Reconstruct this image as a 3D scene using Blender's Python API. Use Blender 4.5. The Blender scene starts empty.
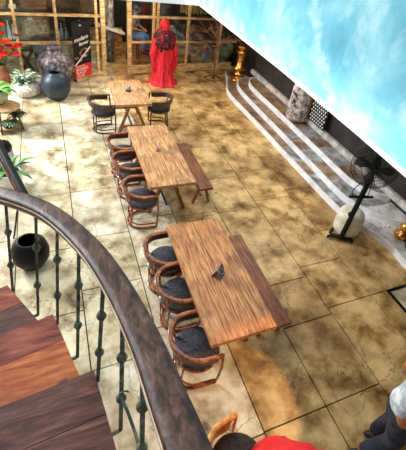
import bpy, bmesh, math, random
from mathutils import Vector, Matrix
PI = math.pi
random.seed(7)
sc = bpy.context.scene
COL = sc.collection
V = Vector

# ------------------------------------------------------------------ materials
def mat(name, stops, sc3=(1, 1, 1), ns=4.0, rough=.6, metal=0, bump=0, detail=6, emit=0, dist=0.0, spots=None, crack=None, coat=0, spec=.5):
    m = bpy.data.materials.new(name); m.use_nodes = True
    nt = m.node_tree; N = nt.nodes; L = nt.links
    b = N['Principled BSDF']
    b.inputs['Roughness'].default_value = rough; b.inputs['Metallic'].default_value = metal
    b.inputs['Coat Weight'].default_value = coat
    b.inputs['Specular IOR Level'].default_value = spec
    if isinstance(stops[0], (int, float)):
        b.inputs['Base Color'].default_value = (*stops, 1)
        if emit:
            b.inputs['Emission Color'].default_value = (*stops, 1); b.inputs['Emission Strength'].default_value = emit
        return m
    tc = N.new('ShaderNodeTexCoord'); mp = N.new('ShaderNodeMapping'); mp.inputs['Scale'].default_value = sc3
    L.new(tc.outputs['Object'], mp.inputs['Vector'])
    nz = N.new('ShaderNodeTexNoise'); nz.inputs['Scale'].default_value = ns; nz.inputs['Detail'].default_value = detail
    nz.inputs['Roughness'].default_value = .62; nz.inputs['Distortion'].default_value = dist
    L.new(mp.outputs['Vector'], nz.inputs['Vector'])
    cr = N.new('ShaderNodeValToRGB'); e = cr.color_ramp.elements
    while len(e) < len(stops): e.new(.5)
    for i, (p, c) in enumerate(stops):
        e[i].position = p; e[i].color = (*c, 1)
    L.new(nz.outputs['Fac'], cr.inputs['Fac'])
    out = cr.outputs['Color']
    if spots:     # (scale, lo, hi, colour, fac)
        n2 = N.new('ShaderNodeTexNoise'); n2.inputs['Scale'].default_value = spots[0]; n2.inputs['Detail'].default_value = 4
        L.new(tc.outputs['Object'], n2.inputs['Vector'])
        mr = N.new('ShaderNodeMapRange'); mr.inputs['From Min'].default_value = spots[1]; mr.inputs['From Max'].default_value = spots[2]
        mr.inputs['To Max'].default_value = spots[4]
        L.new(n2.outputs['Fac'], mr.inputs['Value'])
        mx = N.new('ShaderNodeMix'); mx.data_type = 'RGBA'; mx.inputs['B'].default_value = (*spots[3], 1)
        L.new(mr.outputs['Result'], mx.inputs['Factor']); L.new(out, mx.inputs['A']); out = mx.outputs['Result']
    if crack:     # thin dark wandering lines (scale, width, colour)
        n3 = N.new('ShaderNodeTexNoise'); n3.inputs['Scale'].default_value = crack[0]; n3.inputs['Detail'].default_value = 5
        L.new(tc.outputs['Object'], n3.inputs['Vector'])
        s = N.new('ShaderNodeMath'); s.operation = 'SUBTRACT'; s.inputs[1].default_value = .5; L.new(n3.outputs['Fac'], s.inputs[0])
        a = N.new('ShaderNodeMath'); a.operation = 'ABSOLUTE'; L.new(s.outputs[0], a.inputs[0])
        mr = N.new('ShaderNodeMapRange'); mr.inputs['From Min'].default_value = 0; mr.inputs['From Max'].default_value = crack[1]
        mr.inputs['To Min'].default_value = .75; mr.inputs['To Max'].default_value = 0
        L.new(a.outputs[0], mr.inputs['Value'])
        mx = N.new('ShaderNodeMix'); mx.data_type = 'RGBA'; mx.inputs['B'].default_value = (*crack[2], 1)
        L.new(mr.outputs['Result'], mx.inputs['Factor']); L.new(out, mx.inputs['A']); out = mx.outputs['Result']
    L.new(out, b.inputs['Base Color'])
    if emit:
        L.new(out, b.inputs['Emission Color']); b.inputs['Emission Strength'].default_value = emit
    if bump:
        bp = N.new('ShaderNodeBump'); bp.inputs['Strength'].default_value = bump; bp.inputs['Distance'].default_value = .02
        L.new(nz.outputs['Fac'], bp.inputs['Height']); L.new(bp.outputs['Normal'], b.inputs['Normal'])
    return m

def stone(name, dark, mid, light, **k):
    return mat(name, [(.33, dark), (.45, mid), (.555, light), (.68, tuple(min(1, c*1.3) for c in light))], ns=2.6, rough=.5, bump=.3, detail=12, dist=.15,
               spots=(.8, .47, .70, dark, .6), crack=(.8, .003, (.05, .035, .02)), **k)
FL = [stone('stone_gold', (.13, .06, .015), (.46, .27, .085), (.72, .50, .22)),
      stone('stone_ochre', (.10, .042, .01), (.40, .215, .062), (.64, .41, .16)),
      stone('stone_pale', (.18, .13, .07), (.57, .47, .29), (.84, .76, .57)),  # on the left floor, pale and tan carry the daylight in their colour
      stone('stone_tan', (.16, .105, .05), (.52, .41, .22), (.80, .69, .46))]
JOINT = mat('joint', (.03, .022, .015), rough=.9)
def wood(name, d, m, l, axis=1, rough=.45, ns=3.0, coat=0, st=14):
    s = [st*1.6]*3; s[axis] = 1.6
    return mat(name, [(.30, d), (.44, m), (.58, l), (.74, tuple(min(1, c*1.6+.06) for c in l))], sc3=tuple(s), ns=ns*.8, rough=rough, bump=.15, detail=9, coat=coat,
               spots=(3.5, .52, .75, d, .7), dist=.4)
TABLE = wood('table_wood', (.11, .03, .010), (.46, .16, .045), (.68, .31, .11), 1)
TABLE2 = wood('table_wood_light', (.13, .05, .02), (.46, .185, .06), (.70, .39, .17), 1)
EDGE = wood('leg_wood', (.06, .02, .006), (.28, .085, .022), (.42, .15, .045), 2)
BENCH = wood('bench_wood', (.05, .014, .006), (.22, .06, .018), (.36, .12, .038), 1)
LATT = wood('lattice_wood', (.28, .13, .04), (.62, .38, .15), (.82, .60, .32), 0, st=6)
LATTD = wood('lattice_dark', (.20, .08, .03), (.46, .24, .10), (.60, .38, .18), 2, st=6)
BENT = mat('bentwood', [(.35, (.07, .018, .006)), (.5, (.30, .075, .018)), (.65, (.55, .19, .05))], sc3=(3, 3, 3), ns=4, rough=.3, coat=.3)
BENTP = mat('bentwood_panel', [(.4, (.035, .012, .006)), (.6, (.14, .045, .016))], ns=6, rough=.35, coat=.2)
BENTD = mat('bentwood_dark', [(.4, (.02, .012, .01)), (.6, (.10, .04, .02))], ns=5, rough=.3, coat=.3)
BENTO = mat('bentwood_orange', [(.35, (.40, .13, .02)), (.5, (.72, .27, .05)), (.65, (.85, .40, .10))], sc3=(4, 4, 4), ns=5, rough=.35, coat=.3)
CUSH = mat('cushion', [(.35, (.02, .02, .028)), (.6, (.075, .075, .095))], ns=30, rough=.85)
CUSHB = mat('cushion_black', [(.35, (.008, .008, .01)), (.6, (.03, .03, .035))], ns=30, rough=.85)
RAIL = wood('rail_wood', (.010, .005, .004), (.045, .018, .012), (.13, .065, .045), 1, rough=.45, st=9, coat=0)
RAIL.node_tree.nodes['Principled BSDF'].inputs['Specular IOR Level'].default_value = .3
RAILS = mat('rail_side', [(.4, (.05, .01, .006)), (.6, (.22, .05, .025))], ns=6, rough=.35, coat=.3)
MOULD = mat('rail_mould', [(.4, (.45, .33, .2)), (.6, (.7, .6, .42))], ns=9, rough=.4)
TR_R = wood('tread_red', (.06, .010, .006), (.27, .040, .018), (.42, .10, .05), 0, rough=.5, st=7)
TR_O = wood('tread_orange', (.16, .022, .005), (.55, .10, .018), (.72, .20, .045), 0, rough=.5, st=7)
TR_P = wood('tread_plum', (.02, .005, .004), (.085, .018, .012), (.19, .06, .042), 0, rough=.5, st=7)
IRON = mat('painted_iron', [(.33, (.03, .045, .03)), (.48, (.10, .14, .10)), (.64, (.24, .31, .24))], ns=18, rough=.5)
BLACK = mat('black', (.005, .005, .006), rough=.5, spec=.5)
BLACK.node_tree.nodes['Principled BSDF'].inputs['Specular IOR Level'].default_value = .25
BLACKM = mat('black_metal', (.01, .01, .011), rough=.35, metal=.6)
MARB = mat('marble', [(.3, (.60, .62, .64)), (.48, (.82, .84, .86)), (.62, (.95, .96, .97))], ns=5, rough=.35)
TREADST = mat('terrace_stone', [(.30, (.035, .018, .01)), (.44, (.17, .095, .05)), (.56, (.32, .21, .13)), (.70, (.46, .36, .26))], ns=3.2, rough=.5, detail=9, bump=.2, spots=(7, .56, .7, (.12, .07, .04), .8))
TREADGR = mat('terrace_grey', [(.30, (.06, .06, .06)), (.46, (.22, .22, .22)), (.6, (.44, .44, .44)), (.72, (.7, .72, .74))], ns=4, rough=.45, detail=9, bump=.2, crack=(2.2, .012, (.12, .11, .1)))
TREADPL = mat('terrace_pale', [(.30, (.16, .155, .15)), (.42, (.5, .49, .47)), (.55, (.76, .76, .76)), (.72, (.9, .92, .93))], ns=4, rough=.45, detail=9, crack=(2.2, .012, (.15, .13, .11)))
WHITE = mat('white_paint', (.88, .9, .92), rough=.6)
DARKW = mat('dark_wall', [(.4, (.008, .007, .006)), (.65, (.03, .025, .02))], ns=2.5, rough=.75)
KERB = mat('kerb', [(.35, (.25, .24, .22)), (.6, (.6, .58, .54))], ns=6, rough=.6)
PLASTER = mat('plaster', (.55, .52, .47), rough=.8)
MURAL = mat('blue_wash', [(.30, (.07, .33, .48)), (.45, (.14, .46, .60)), (.56, (.27, .59, .70)), (.70, (.60, .80, .85))], ns=.75, rough=.7, detail=10, dist=.4,
            spots=(3.0, .52, .75, (.75, .92, .95), .5))
def glassy(name, col=(.9, .95, .95), f=.93):
    m = bpy.data.materials.new(name); m.use_nodes = True; nt = m.node_tree; N = nt.nodes; N.clear()
    o = N.new('ShaderNodeOutputMaterial'); t = N.new('ShaderNodeBsdfTransparent'); t.inputs[0].default_value = (*col, 1)
    g = N.new('ShaderNodeBsdfGlossy'); g.inputs['Roughness'].default_value = .05
    x = N.new('ShaderNodeMixShader'); x.inputs[0].default_value = 1-f
    nt.links.new(t.outputs[0], x.inputs[1]); nt.links.new(g.outputs[0], x.inputs[2]); nt.links.new(x.outputs[0], o.inputs[0])
    return m
GLASS = glassy('pane_glass')

# ------------------------------------------------------------------ geometry helpers
class MB:
    def __init__(s): s.b = bmesh.new(); s.mi = 0
    def _tag(s, fs):
        for f in fs: f.material_index = s.mi
    def box(s, c, d, M=None, bev=0):
        g = bmesh.new(); bmesh.ops.create_cube(g, size=1)
        for v in g.verts: v.co = V((v.co.x*d[0], v.co.y*d[1], v.co.z*d[2]))
        if bev: bmesh.ops.bevel(g, geom=g.edges[:], offset=bev, segments=2, affect='EDGES')
        T = Matrix.Translation(V(c)) @ (M.to_4x4() if M else Matrix())
        s._merge(g, T); return s
    def _merge(s, g, T):
        g.transform(T); mp = {}
        for v in g.verts: mp[v] = s.b.verts.new(v.co)
        for f in g.faces:
            try:
                nf = s.b.faces.new([mp[v] for v in f.verts]); nf.material_index = s.mi; nf.smooth = f.smooth
            except ValueError: pass
        g.free()
    def bar(s, a, b, w, h, up=V((0, 0, 1)), bev=0):
        a, b = V(a), V(b); d = b-a; y = d.normalized(); x = y.cross(up)
        if x.length < 1e-4: x = V((1, 0, 0))
        x.normalize(); z = x.cross(y)
        M = Matrix((x, y, z)).transposed()
        return s.box((a+b)/2, (w, d.length, h), M, bev)
    def sweep(s, pts, prof, closed=False, up=V((0, 0, 1)), cap=True, scl=None):
        pts = [V(p) for p in pts]; n = len(pts); rings = []
        for i, p in enumerate(pts):
            if closed: t = pts[(i+1) % n]-pts[i-1]
            else: t = pts[min(i+1, n-1)]-pts[max(i-1, 0)]
            t.normalize(); x = t.cross(up)
            if x.length < 1e-3: x = t.cross(V((0, 1, 0)))
            x.normalize(); z = x.cross(t); k = scl[i] if scl else 1
            rings.append([s.b.verts.new(p+x*a*k+z*b*k) for a, b in prof])
        m = len(prof)
        for i in range(n if closed else n-1):
            A, B = rings[i], rings[(i+1) % n]
            for j in range(m):
                f = s.b.faces.new((A[j], A[(j+1) % m], B[(j+1) % m], B[j])); f.smooth = m > 5; f.material_index = s.mi
        if cap and not closed:
            for r in (rings[0][::-1], rings[-1]):
                f = s.b.faces.new(r); f.material_index = s.mi
        return s
    def tube(s, pts, r, seg=8, closed=False, scl=None, flat=1):
        prof = [(r*math.cos(2*PI*k/seg), r*flat*math.sin(2*PI*k/seg)) for k in range(seg)]
        return s.sweep(pts, prof, closed, scl=scl)
    def lathe(s, c, prof, seg=28, fn=None, cap=True):
        c = V(c); rings = []
        for r, z in prof:
            row = []
            for k in range(seg):
                a = 2*PI*k/seg; rr = r*(fn(a, z) if fn else 1)
                row.append(s.b.verts.new(c+V((rr*math.cos(a), rr*math.sin(a), z))))
            rings.append(row)
        for A, B in zip(rings, rings[1:]):
            for j in range(seg):
                f = s.b.faces.new((A[j], A[(j+1) % seg], B[(j+1) % seg], B[j])); f.smooth = True; f.material_index = s.mi
        if cap:
            for r in (rings[0][::-1], rings[-1]):
                f = s.b.faces.new(r); f.material_index = s.mi
        return s
    def ball(s, c, r, seg=12, M=None):
        g = bmesh.new(); bmesh.ops.create_uvsphere(g, u_segments=seg, v_segments=max(6, seg*2//3), radius=1)
        for v in g.verts: v.co = V((v.co.x*r[0], v.co.y*r[1], v.co.z*r[2])) if not isinstance(r, (int, float)) else v.co*r
        for f in g.faces: f.smooth = True
        s._merge(g, Matrix.Translation(V(c)) @ (M.to_4x4() if M else Matrix())); return s
    def prism(s, poly, z0, z1, side=None):
        A = [s.b.verts.new((x, y, z0)) for x, y in poly]; B = [s.b.verts.new((x, y, z1)) for x, y in poly]
        n = len(poly)
        f = s.b.faces.new(B); f.material_index = s.mi
        f = s.b.faces.new(A[::-1]); f.material_index = s.mi
        for i in range(n):
            f = s.b.faces.new((A[i], A[(i+1) % n], B[(i+1) % n], B[i])); f.material_index = s.mi if side is None else side
        return s
    def leaf(s, base, dirv, L, W, droop=.5, seg=6, cup=.12, tip=.0):
        base = V(base); d = V(dirv).normalized(); h = V((d.x, d.y, 0))
        if h.length < 1e-3: h = V((1, 0, 0))
        h.normalize(); side = h.cross(V((0, 0, 1))); prev = None; p = base.copy(); ang = math.asin(max(-1, min(1, d.z)))
        for i in range(seg+1):
            t = i/seg; w = W*math.sin(PI*min(1, t*.93+.07))**.8*.5
            up = V((0, 0, 1))
            row = [s.b.verts.new(p-side*w+up*w*cup*2), s.b.verts.new(p), s.b.verts.new(p+side*w+up*w*cup*2)]
            if prev:
                for j in (0, 1):
                    f = s.b.faces.new((prev[j], prev[j+1], row[j+1], row[j])); f.smooth = True; f.material_index = s.mi
            prev = row; p = p+(h*math.cos(ang)+V((0, 0, math.sin(ang))))*(L/seg); ang -= droop*2.4/seg
        return s
    def build(s, name, mats, parent=None, loc=None, weld=False, subs=0):
        if weld: bmesh.ops.remove_doubles(s.b, verts=s.b.verts[:], dist=1e-4)
        bmesh.ops.recalc_face_normals(s.b, faces=s.b.faces[:])
        me = bpy.data.meshes.new(name); s.b.to_mesh(me); s.b.free()
        for m in (mats if isinstance(mats, (list, tuple)) else [mats]): me.materials.append(m)
        o = bpy.data.objects.new(name, me); COL.objects.link(o)
        if parent: o.parent = parent
        if loc: o.location = loc
        if subs:
            md = o.modifiers.new('s', 'SUBSURF'); md.levels = md.render_levels = subs
        return o

def tag(o, label=None, cat=None, group=None, kind=None):
    if label: o['label'] = label
    if cat: o['category'] = cat
    if group: o['group'] = group
    if kind: o['kind'] = kind
    return o
def thing(name, label, cat, loc=(0, 0, 0), rz=0, group=None):
    o = bpy.data.objects.new(name, None); COL.objects.link(o); o.location = loc; o.rotation_euler = (0, 0, rz)
    return tag(o, label, cat, group)
def dup(root, loc, rz, label, group=None):
    r = root.copy(); COL.objects.link(r); r.location = loc; r.rotation_euler = (0, 0, rz); r['label'] = label
    if group: r['group'] = group
    for ch in list(root.children):
        c = ch.copy(); COL.objects.link(c); c.parent = r
        for g in ch.children:
            d = g.copy(); COL.objects.link(d); d.parent = c
    return r
def solid(o, t):
    m = o.modifiers.new('t', 'SOLIDIFY'); m.thickness = t; m.offset = 0; return o
def text(body, size, m, parent, loc, rot, ext=.002, name='lettering', shear=0):
    c = bpy.data.curves.new(name, 'FONT'); c.body = body; c.size = size; c.extrude = ext; c.shear = shear; c.offset = size*.012
    tmp = bpy.data.objects.new('tmp', c); COL.objects.link(tmp); bpy.context.view_layer.update()
    me = bpy.data.meshes.new_from_object(tmp.evaluated_get(bpy.context.evaluated_depsgraph_get())); bpy.data.objects.remove(tmp)
    me.materials.clear(); me.materials.append(m)
    o = bpy.data.objects.new(name, me); COL.objects.link(o); o.parent = parent; o.location = loc; o.rotation_euler = rot
    return o

# ------------------------------------------------------------------ floor (irregular flagstones, one mesh)
joints = {0: [-2.6, -1.5, -.4, .7, 1.9, 3.1, 4.2, 5.5, 6.9, 8.0, 9.2], 1: [-2.1, -1.2, 0, 1.2, 2.3, 3.4, 4.35, 5.51, 7.14, 8.2, 9.4],
          2: [-2.2, -1.0, .1, 1.13, 2.6, 3.6, 4.6, 5.7, 6.9, 8.1, 9.2], 3: [-2.2, -1.2, 0, 1.14, 2.2, 3.3, 4.5, 5.6, 6.7, 7.9, 9.1],
          4: [-2.4, -1.2, 0, 1.14, 2.12, 2.79, 4.44, 5.42, 6.6, 7.8, 9.0], 5: [-2.5, -1.3, -.1, 1.0, 2.22, 2.97, 4.61, 5.54, 7.49, 8.6, 9.6],
          6: [-2.3, -1.3, 0, 1.2, 2.22, 3.6, 4.8, 6.0, 7.2, 8.4, 9.6]}
b = MB(); b.mi = 0
G = .014; P0 = .7785
rr = random.Random(3)
for k in range(-6, 9):
    x0 = P0*k; x1 = P0*(k+1)
    js = joints.get(k+1)
    if js is None or k < -1: js = [y+rr.uniform(-.2, .2) for y in joints[rr.randint(0, 6)]]
    js = [-3.2]+sorted(js)+[10.3, 11.4, 12.6, 14.0]
    for y0, y1 in zip(js, js[1:]):
        if k <= -1: mi = rr.choice([3, 3, 4])  # paler tiles on the left: washed daylight put into the stone colour
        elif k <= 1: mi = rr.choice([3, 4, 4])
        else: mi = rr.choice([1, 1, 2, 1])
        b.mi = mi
        z = rr.uniform(-.003, .001)
        b.box(((x0+x1)/2, (y0+y1)/2, z-.02), (x1-x0-G, y1-y0-G, .04))
b.mi = 0
b.box((1.2, 5.4, -.06), (12.5, 17.4, .06))
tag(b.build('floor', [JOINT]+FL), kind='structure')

# ------------------------------------------------------------------ room shell
def struct(name, b, m, parent=None): return tag(b.build(name, m, parent), kind='structure')
# upper wall on the right, slightly bowed in plan
pw = [(3.08, 1.0), (3.15, 2.1), (3.205, 2.96), (3.30, 5.09), (3.36, 9.25)]
b = MB(); inner = [(x+.22, y) for x, y in pw]
b.prism(pw+inner[::-1], 2.4, 6.6)
w1 = struct('wall_right', b, MURAL)
b = MB(); b.prism([(x-.012, y) for x, y in pw]+[(x+.22, y) for x, y in pw][::-1], 2.34, 2.40); struct('trim_1', b, WHITE)
b = MB(); b.box((-.4, 9.36, 4.5), (7.52, .22, 4.2)); struct('wall_back', b, WHITE)
b = MB(); b.box((-.4, 9.36, 2.37), (7.54, .244, .06)); struct('trim_2', b, WHITE)
b = MB(); b.box((-1.2+1.2, 11.9, 2.5), (12, 4.9, .12)); b.box((5.2, 3.9, 2.5), (3.4, 10.6, .12)); struct('ceiling', b, PLASTER)
b = MB(); b.box((5.62, 5.4, 1.2), (.12, 17.3, 2.4)); b.box((5.545, 6.6, .9), (.03, .06, 1.0)); struct('wall_alcove', b, DARKW)
b = MB(); b.box((-4.3, 2.0, 1.2), (.15, 10, 2.4)); struct('wall_left', b, PLASTER)
b = MB(); b.box((.6, -3.15, 3.3), (10, .15, 6.6)); struct('wall_front', b, PLASTER)
b = MB(); b.box((1.2, 13.95, 1.2), (12.4, .12, 2.4)); struct('wall_shop', b, DARKW)

# ------------------------------------------------------------------ terrace steps
def offs(line, d):
    out = []
    for i, p in enumerate(line):
        a = V(line[max(0, i-1)]); c = V(line[min(len(line)-1, i+1)]); t = (c-a).normalized()
        out.append((p[0]-t.y*d, p[1]+t.x*d))      # pushed towards +X for a line that runs in -Y
    return out
def smooth(line, n=3):
    L_ = [V(p) for p in line]; out = []
    for i in range(len(L_)-1):
        p0 = L_[max(i-1, 0)]; p1 = L_[i]; p2 = L_[i+1]; p3 = L_[min(i+2, len(L_)-1)]
        for k in range(n):
            t = k/n
            out.append(.5*((2*p1)+(p2-p0)*t+(2*p0-5*p1+4*p2-p3)*t*t+(3*p1-p0-3*p2+p3)*t**3))
    out.append(L_[-1]); return out
st = thing('stone_steps', 'three long shallow stone steps with white marble edges along the dark wall', 'steps')
lines = [[(4.98, 10.75), (4.80, 10.15), (4.62, 9.75), (4.47, 9.3), (4.43, 8.8), (4.45, 8.0), (4.47, 7.0), (4.48, 6), (4.50, 5), (4.52, 4.2), (4.56, 3.75), (4.66, 3.42), (4.80, 3.15), (4.86, 2.85), (4.83, 2.3), (4.83, .8)],
         [(5.3, 9.92), (5.0, 9.78), (4.83, 9.45), (4.74, 9.0), (4.72, 8.0), (4.72, 7.0), (4.72, 6), (4.72, 5), (4.72, 4.3), (4.78, 3.95), (4.95, 3.62), (5.2, 3.32), (5.5, 3.1)],
         [(5.5, 9.6), (5.25, 9.5), (5.08, 9.2), (5.02, 8.7), (5.03, 7.6), (5.04, 6.5), (5.04, 5.3), (5.04, 4.5), (5.12, 4.15), (5.3, 3.9), (5.5, 3.75)]]
for i, ln in enumerate(lines):
    ln = [tuple(p) for p in smooth(ln, 4)]
    z1 = .13*(i+1); z0 = .13*i if i else 0
    b = MB(); inn = offs(ln, .028)
    n = len(ln)
    for k in range(n-1):
        # riser, marble nosing, then stone tread out to the wall
        xw = 5.56
        a, c = ln[k], ln[k+1]; ai, ci = inn[k], inn[k+1]
        def q(p1, p2, p3, p4, mi):
            try:
                f = b.b.faces.new([b.b.verts.new(p) for p in (p1, p2, p3, p4)]); f.material_index = mi
            except ValueError: pass
        q((*a, z0), (*c, z0), (*c, z1), (*a, z1), 1)
        q((*a, z1), (*c, z1), (*ci, z1), (*ai, z1), 1)
        y = (a[1]+c[1])/2
        cell = int(math.floor((y+i*.3)/.55))
        grey = (y < 4.3 and i < 2) or y < 3.9 or (y < 6.5 and cell % 2 == 0)
        q((*ai, z1), (*ci, z1), (xw, ci[1], z1), (xw, ai[1], z1), 3 if y < 3.9-.2*i else 2 if grey else 0)
    a, c = ln[0], ln[-1]
    for p in (a, c): q((*p, z0), (xw, p[1], z0), (xw, p[1], z1), (*p, z1), 1)
    b.build('step', [TREADST, MARB, TREADGR, TREADPL], st)
b = MB(); b.box((5.50, 6.3, .45), (.10, 7.3, .13), bev=.01); struct('baseboard_alcove', b, KERB)

# ------------------------------------------------------------------ lattice window wall (turned a little)
LA = math.atan(.115); LO = V((0, 10.62, 0))
LM = Matrix.Rotation(LA, 3, 'Z')
def LP(s, off, z): return LO+LM @ V((s, off, z))
def lbox(b, s0, s1, z0, z1, off=0, d=.07, bev=.006):
    c = LP((s0+s1)/2, off, (z0+z1)/2); b.box(c, (s1-s0, d, z1-z0), LM, bev)
def lattice(name, s0, s1, posts, sill, wide=()):
    root = bpy.data.objects.new(name, None); COL.objects.link(root); root['kind'] = 'structure'
    b = MB()
    for z in (.92, 1.60, 2.28): lbox(b, s0, s1, z-.03, z+.03)
    lbox(b, s0, s1, .02, sill, d=.09)
    for s in posts: lbox(b, s-.032, s+.032, 0, 2.36, off=-.012)
    for s in wide: lbox(b, s-.055, s+.055, 0, 2.36, off=-.02, d=.10)
    b.build('frame', LATT, root)
    g = MB(); lbox(g, s0, s1, .2, 2.3, off=.045, d=.006, bev=0); g.build('pane', GLASS, root)
    return root
lattice('window_1', -3.9, 1.24, [-3.5, -2.6, -1.7, -.78, .135, 1.11], .12, (1.27,))
lattice('window_2', 2.0, 5.4, [2.68, 2.80, 3.75], .25, (1.98,))
r = lattice('window_3', 4.0, 5.5, [4.85], .12)
b = MB(); lbox(b, 1.2, 2.04, 2.25, 2.36); lbox(b, 1.33, 1.92, .0, .03, d=.12); struct('door_1', b, LATTD)

# ------------------------------------------------------------------ tables
def make_table(name, label, x0, x1, y0, y1, top, thick=.055, inset=.17, cross=False):
    cx, cy = (x0+x1)/2, (y0+y1)/2; w = x1-x0; L_ = y1-y0; h = .76
    t = thing(name, label, 'table', (cx, cy, 0))
    b = MB()
    n = 4
    for i in range(n):
        xa = -w/2+w*i/n; b.box((xa+w/n/2, 0, h-thick/2), (w/n-.0015, L_, thick), bev=.004)
    b.build('tabletop', top, t)
    for e in (-1, 1):
        y = e*(L_/2-inset)
        for s in (-1, 1):
            b = MB(); b.bar((s*.30, y, 0), (s*.05, y, h-thick), .06, .045, up=V((0, 1, 0)), bev=.004); b.build('leg', EDGE, t)
        if cross: b = MB(); b.bar((-.22, y+e*.001, .16), (.22, y+e*.001, .16), .035, .05, bev=.003); b.build('crossbar', EDGE, t)
        b = MB(); b.box((0, y, h-thick-.02), (w*.7, .06, .05), bev=.003); b.build('bearer', EDGE, t)
    b = MB(); b.bar((0, -L_/2+inset, .12), (0, L_/2-inset, .12), .03, .03); b.build('stretcher', BLACKM, t)
    return t
make_table('dining_table', 'small wooden trestle table nearest the red robed mannequin', 1.05, 1.79, 7.24, 8.50, TABLE2, cross=True)
make_table('dining_table', 'middle long wooden trestle table with a white folded card on it', 1.10, 1.84, 4.415, 6.32, TABLE2, inset=.3)
make_table('dining_table', 'large wooden trestle table nearest the camera with a black patterned tent card', 1.12, 1.87, 1.79, 3.56, TABLE, inset=.34)
def make_bench(label, x0, x1, y0, y1):
    cx, cy = (x0+x1)/2, (y0+y1)/2; L_ = y1-y0; w = x1-x0
    t = thing('bench', label, 'bench', (cx, cy, 0), 0, None)
    b = MB(); b.box((0, 0, .43), (w, L_, .045), bev=.004); b.build('seat', BENCH, t)
    for e in (-1, 1):
        for s in (-1, 1):
            b = MB(); y = e*(L_/2-.2); b.bar((s*.15, y, 0), (s*.03, y, .41), .045, .04, up=V((0, 1, 0)), bev=.003); b.build('leg', EDGE, t)
    b = MB(); b.bar((0, -L_/2+.2, .15), (0, L_/2-.2, .15), .03, .03); b.build('stretcher', EDGE, t)
make_bench('dark brown wooden bench along the right side of the middle table', 2.0, 2.23, 4.6, 6.1)
make_bench('dark brown wooden bench along the right side of the large near table', 2.0, 2.23, 1.94, 3.46)

# ------------------------------------------------------------------ bentwood chairs (face +X)
def arc(r, z, x1, a0=90, a1=270, n=20, ry=None, dz=None, cx=0):
    ry = ry or r; pts = []
    if x1 is not None: pts.append((x1, ry, z)); pts.append(((x1+cx)/2, ry, z))
    for i in range(n+1):
        a = math.radians(a0+(a1-a0)*i/n); zz = z+(dz*(-math.cos(a)) if dz else 0)
        pts.append((cx+r*math.cos(a), ry*math.sin(a), zz))
    if x1 is not None: pts.append(((x1+cx)/2, -ry, z)); pts.append((x1, -ry, z))
    return pts
def make_chair(label, w, c, loc, rz=0, name='bentwood_chair', arm=.2, pd=.045):
    t = thing(name, label, 'chair', loc, rz)
    R = .275
    b = MB()
    prof = [(-.02, -.012), (.02, -.012), (.026, 0), (.02, .012), (-.02, .012), (-.026, 0)]
    b.sweep(arc(R, .69, arm, dz=.04), prof); b.build('top_rail', w, t)
    b = MB(); pts = arc(R-.004, .635, arm-.04, dz=.04)
    b.sweep(pts, [(-.008, -pd), (.008, -pd), (.008, .05), (-.008, .05)]); b.build('backrest', BENTP if w is BENT else w, t)
    b = MB(); b.lathe((0.02, 0, 0), [(.0, .40), (.24, .40), (.255, .415), (.255, .435), (.235, .44), (0, .44)], 28, cap=False); b.build('seat_frame', w, t)
    b = MB(); b.lathe((0.02, 0, 0), [(.0, .435), (.232, .437), (.245, .455), (.232, .48), (.16, .494), (0, .497)], 28, cap=False); b.build('seat_cushion', c, t)
    for s in (-1, 1):
        b = MB(); b.tube([(arm, s*.27, .69), (arm+.015, s*.272, .45), (arm+.02, s*.24, .2), (arm+.02, s*.205, .02)], .016, 8); b.build('leg', w, t)
        b = MB(); b.tube([(-.2, s*.19, .70), (-.19, s*.185, .5), (-.15, s*.15, .40), (-.17, s*.16, .2), (-.17, s*.12, .02)], .015, 8); b.build('leg', w, t)
    b = MB(); b.tube(arc(.205, .018, arm+.02, ry=.205), .017, 8); b.build('floor_runner', w, t)
    b = MB(); b.tube(arc(.185, .10, arm, ry=.215), .013, 8); b.build('lower_hoop', w, t)
    return t
c0 = make_chair('chair at the large near table, at its far end', BENT, CUSH, (1.045, 3.24, 0), .03)
dup(c0, (1.065, 2.68, 0), .0, 'chair at the large near table, middle one of its three')
dup(c0, (1.035, 1.98, 0), -.05, 'chair at the near end of the large near table, beside the handrail')
dup(c0, (.955, 5.93, 0), .04, 'chair at the middle table, at its far end by the small table')
dup(c0, (.965, 5.31, 0), .0, 'chair at the middle table, second of the three')
dup(c0, (1.0, 4.56, 0), -.04, 'chair at the near end of the middle table, its whole back in view')
c1 = make_chair('black bentwood chair on the left side of the small far table', BENTD, CUSHB, (.82, 7.62, 0), .05)
dup(c1, (2.07, 7.68, 0), PI-.12, 'black bentwood chair on the right side of the small far table')
c2 = make_chair('orange wood chair with black seat at the bottom edge beside a person in red', BENTO, CUSHB, (1.04, .87, 0), .15, arm=.13, pd=.19)

# ------------------------------------------------------------------ things on the tables
CARD = mat('card_dark', [(.42, (.02, .02, .03)), (.52, (.10, .12, .16)), (.6, (.45, .5, .62))], sc3=(1, 1, 1), ns=28, rough=.4)
STEEL = mat('steel', [(.4, (.25, .32, .42)), (.6, (.7, .78, .85))], ns=20, rough=.25, metal=.7)
def tent(label, loc, rz, m, w=.15, h=.13, d=.11):
    t = thing('tent_card', label, 'card', loc, rz)
    for s in (-1, 1):
        b = MB(); b.bar((0, s*d/2, 0.002), (0, 0.0015*s, h), w, .003, up=V((0, 1, 0))); b.build('panel', m, t)
    return t
tent('black and silver patterned tent card on the large near table', (1.50, 2.60, .76), .75, CARD, .13, .15, .12)
tent('thin white folded card on the middle table', (1.475, 5.42, .76), 1.2, mat('card_white', [(.42, (.85, .78, .7)), (.6, (.55, .3, .2))], ns=22, rough=.6), .10, .17, .08)
t = thing('condiment_set', 'small shiny metal condiment set on the small far table', 'condiments', (1.42, 7.92, .76))
b = MB(); b.lathe((0, 0, 0), [(.06, 0), (.065, .01), (.06, .02)], 16); b.build('tray', BLACKM, t)
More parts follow.
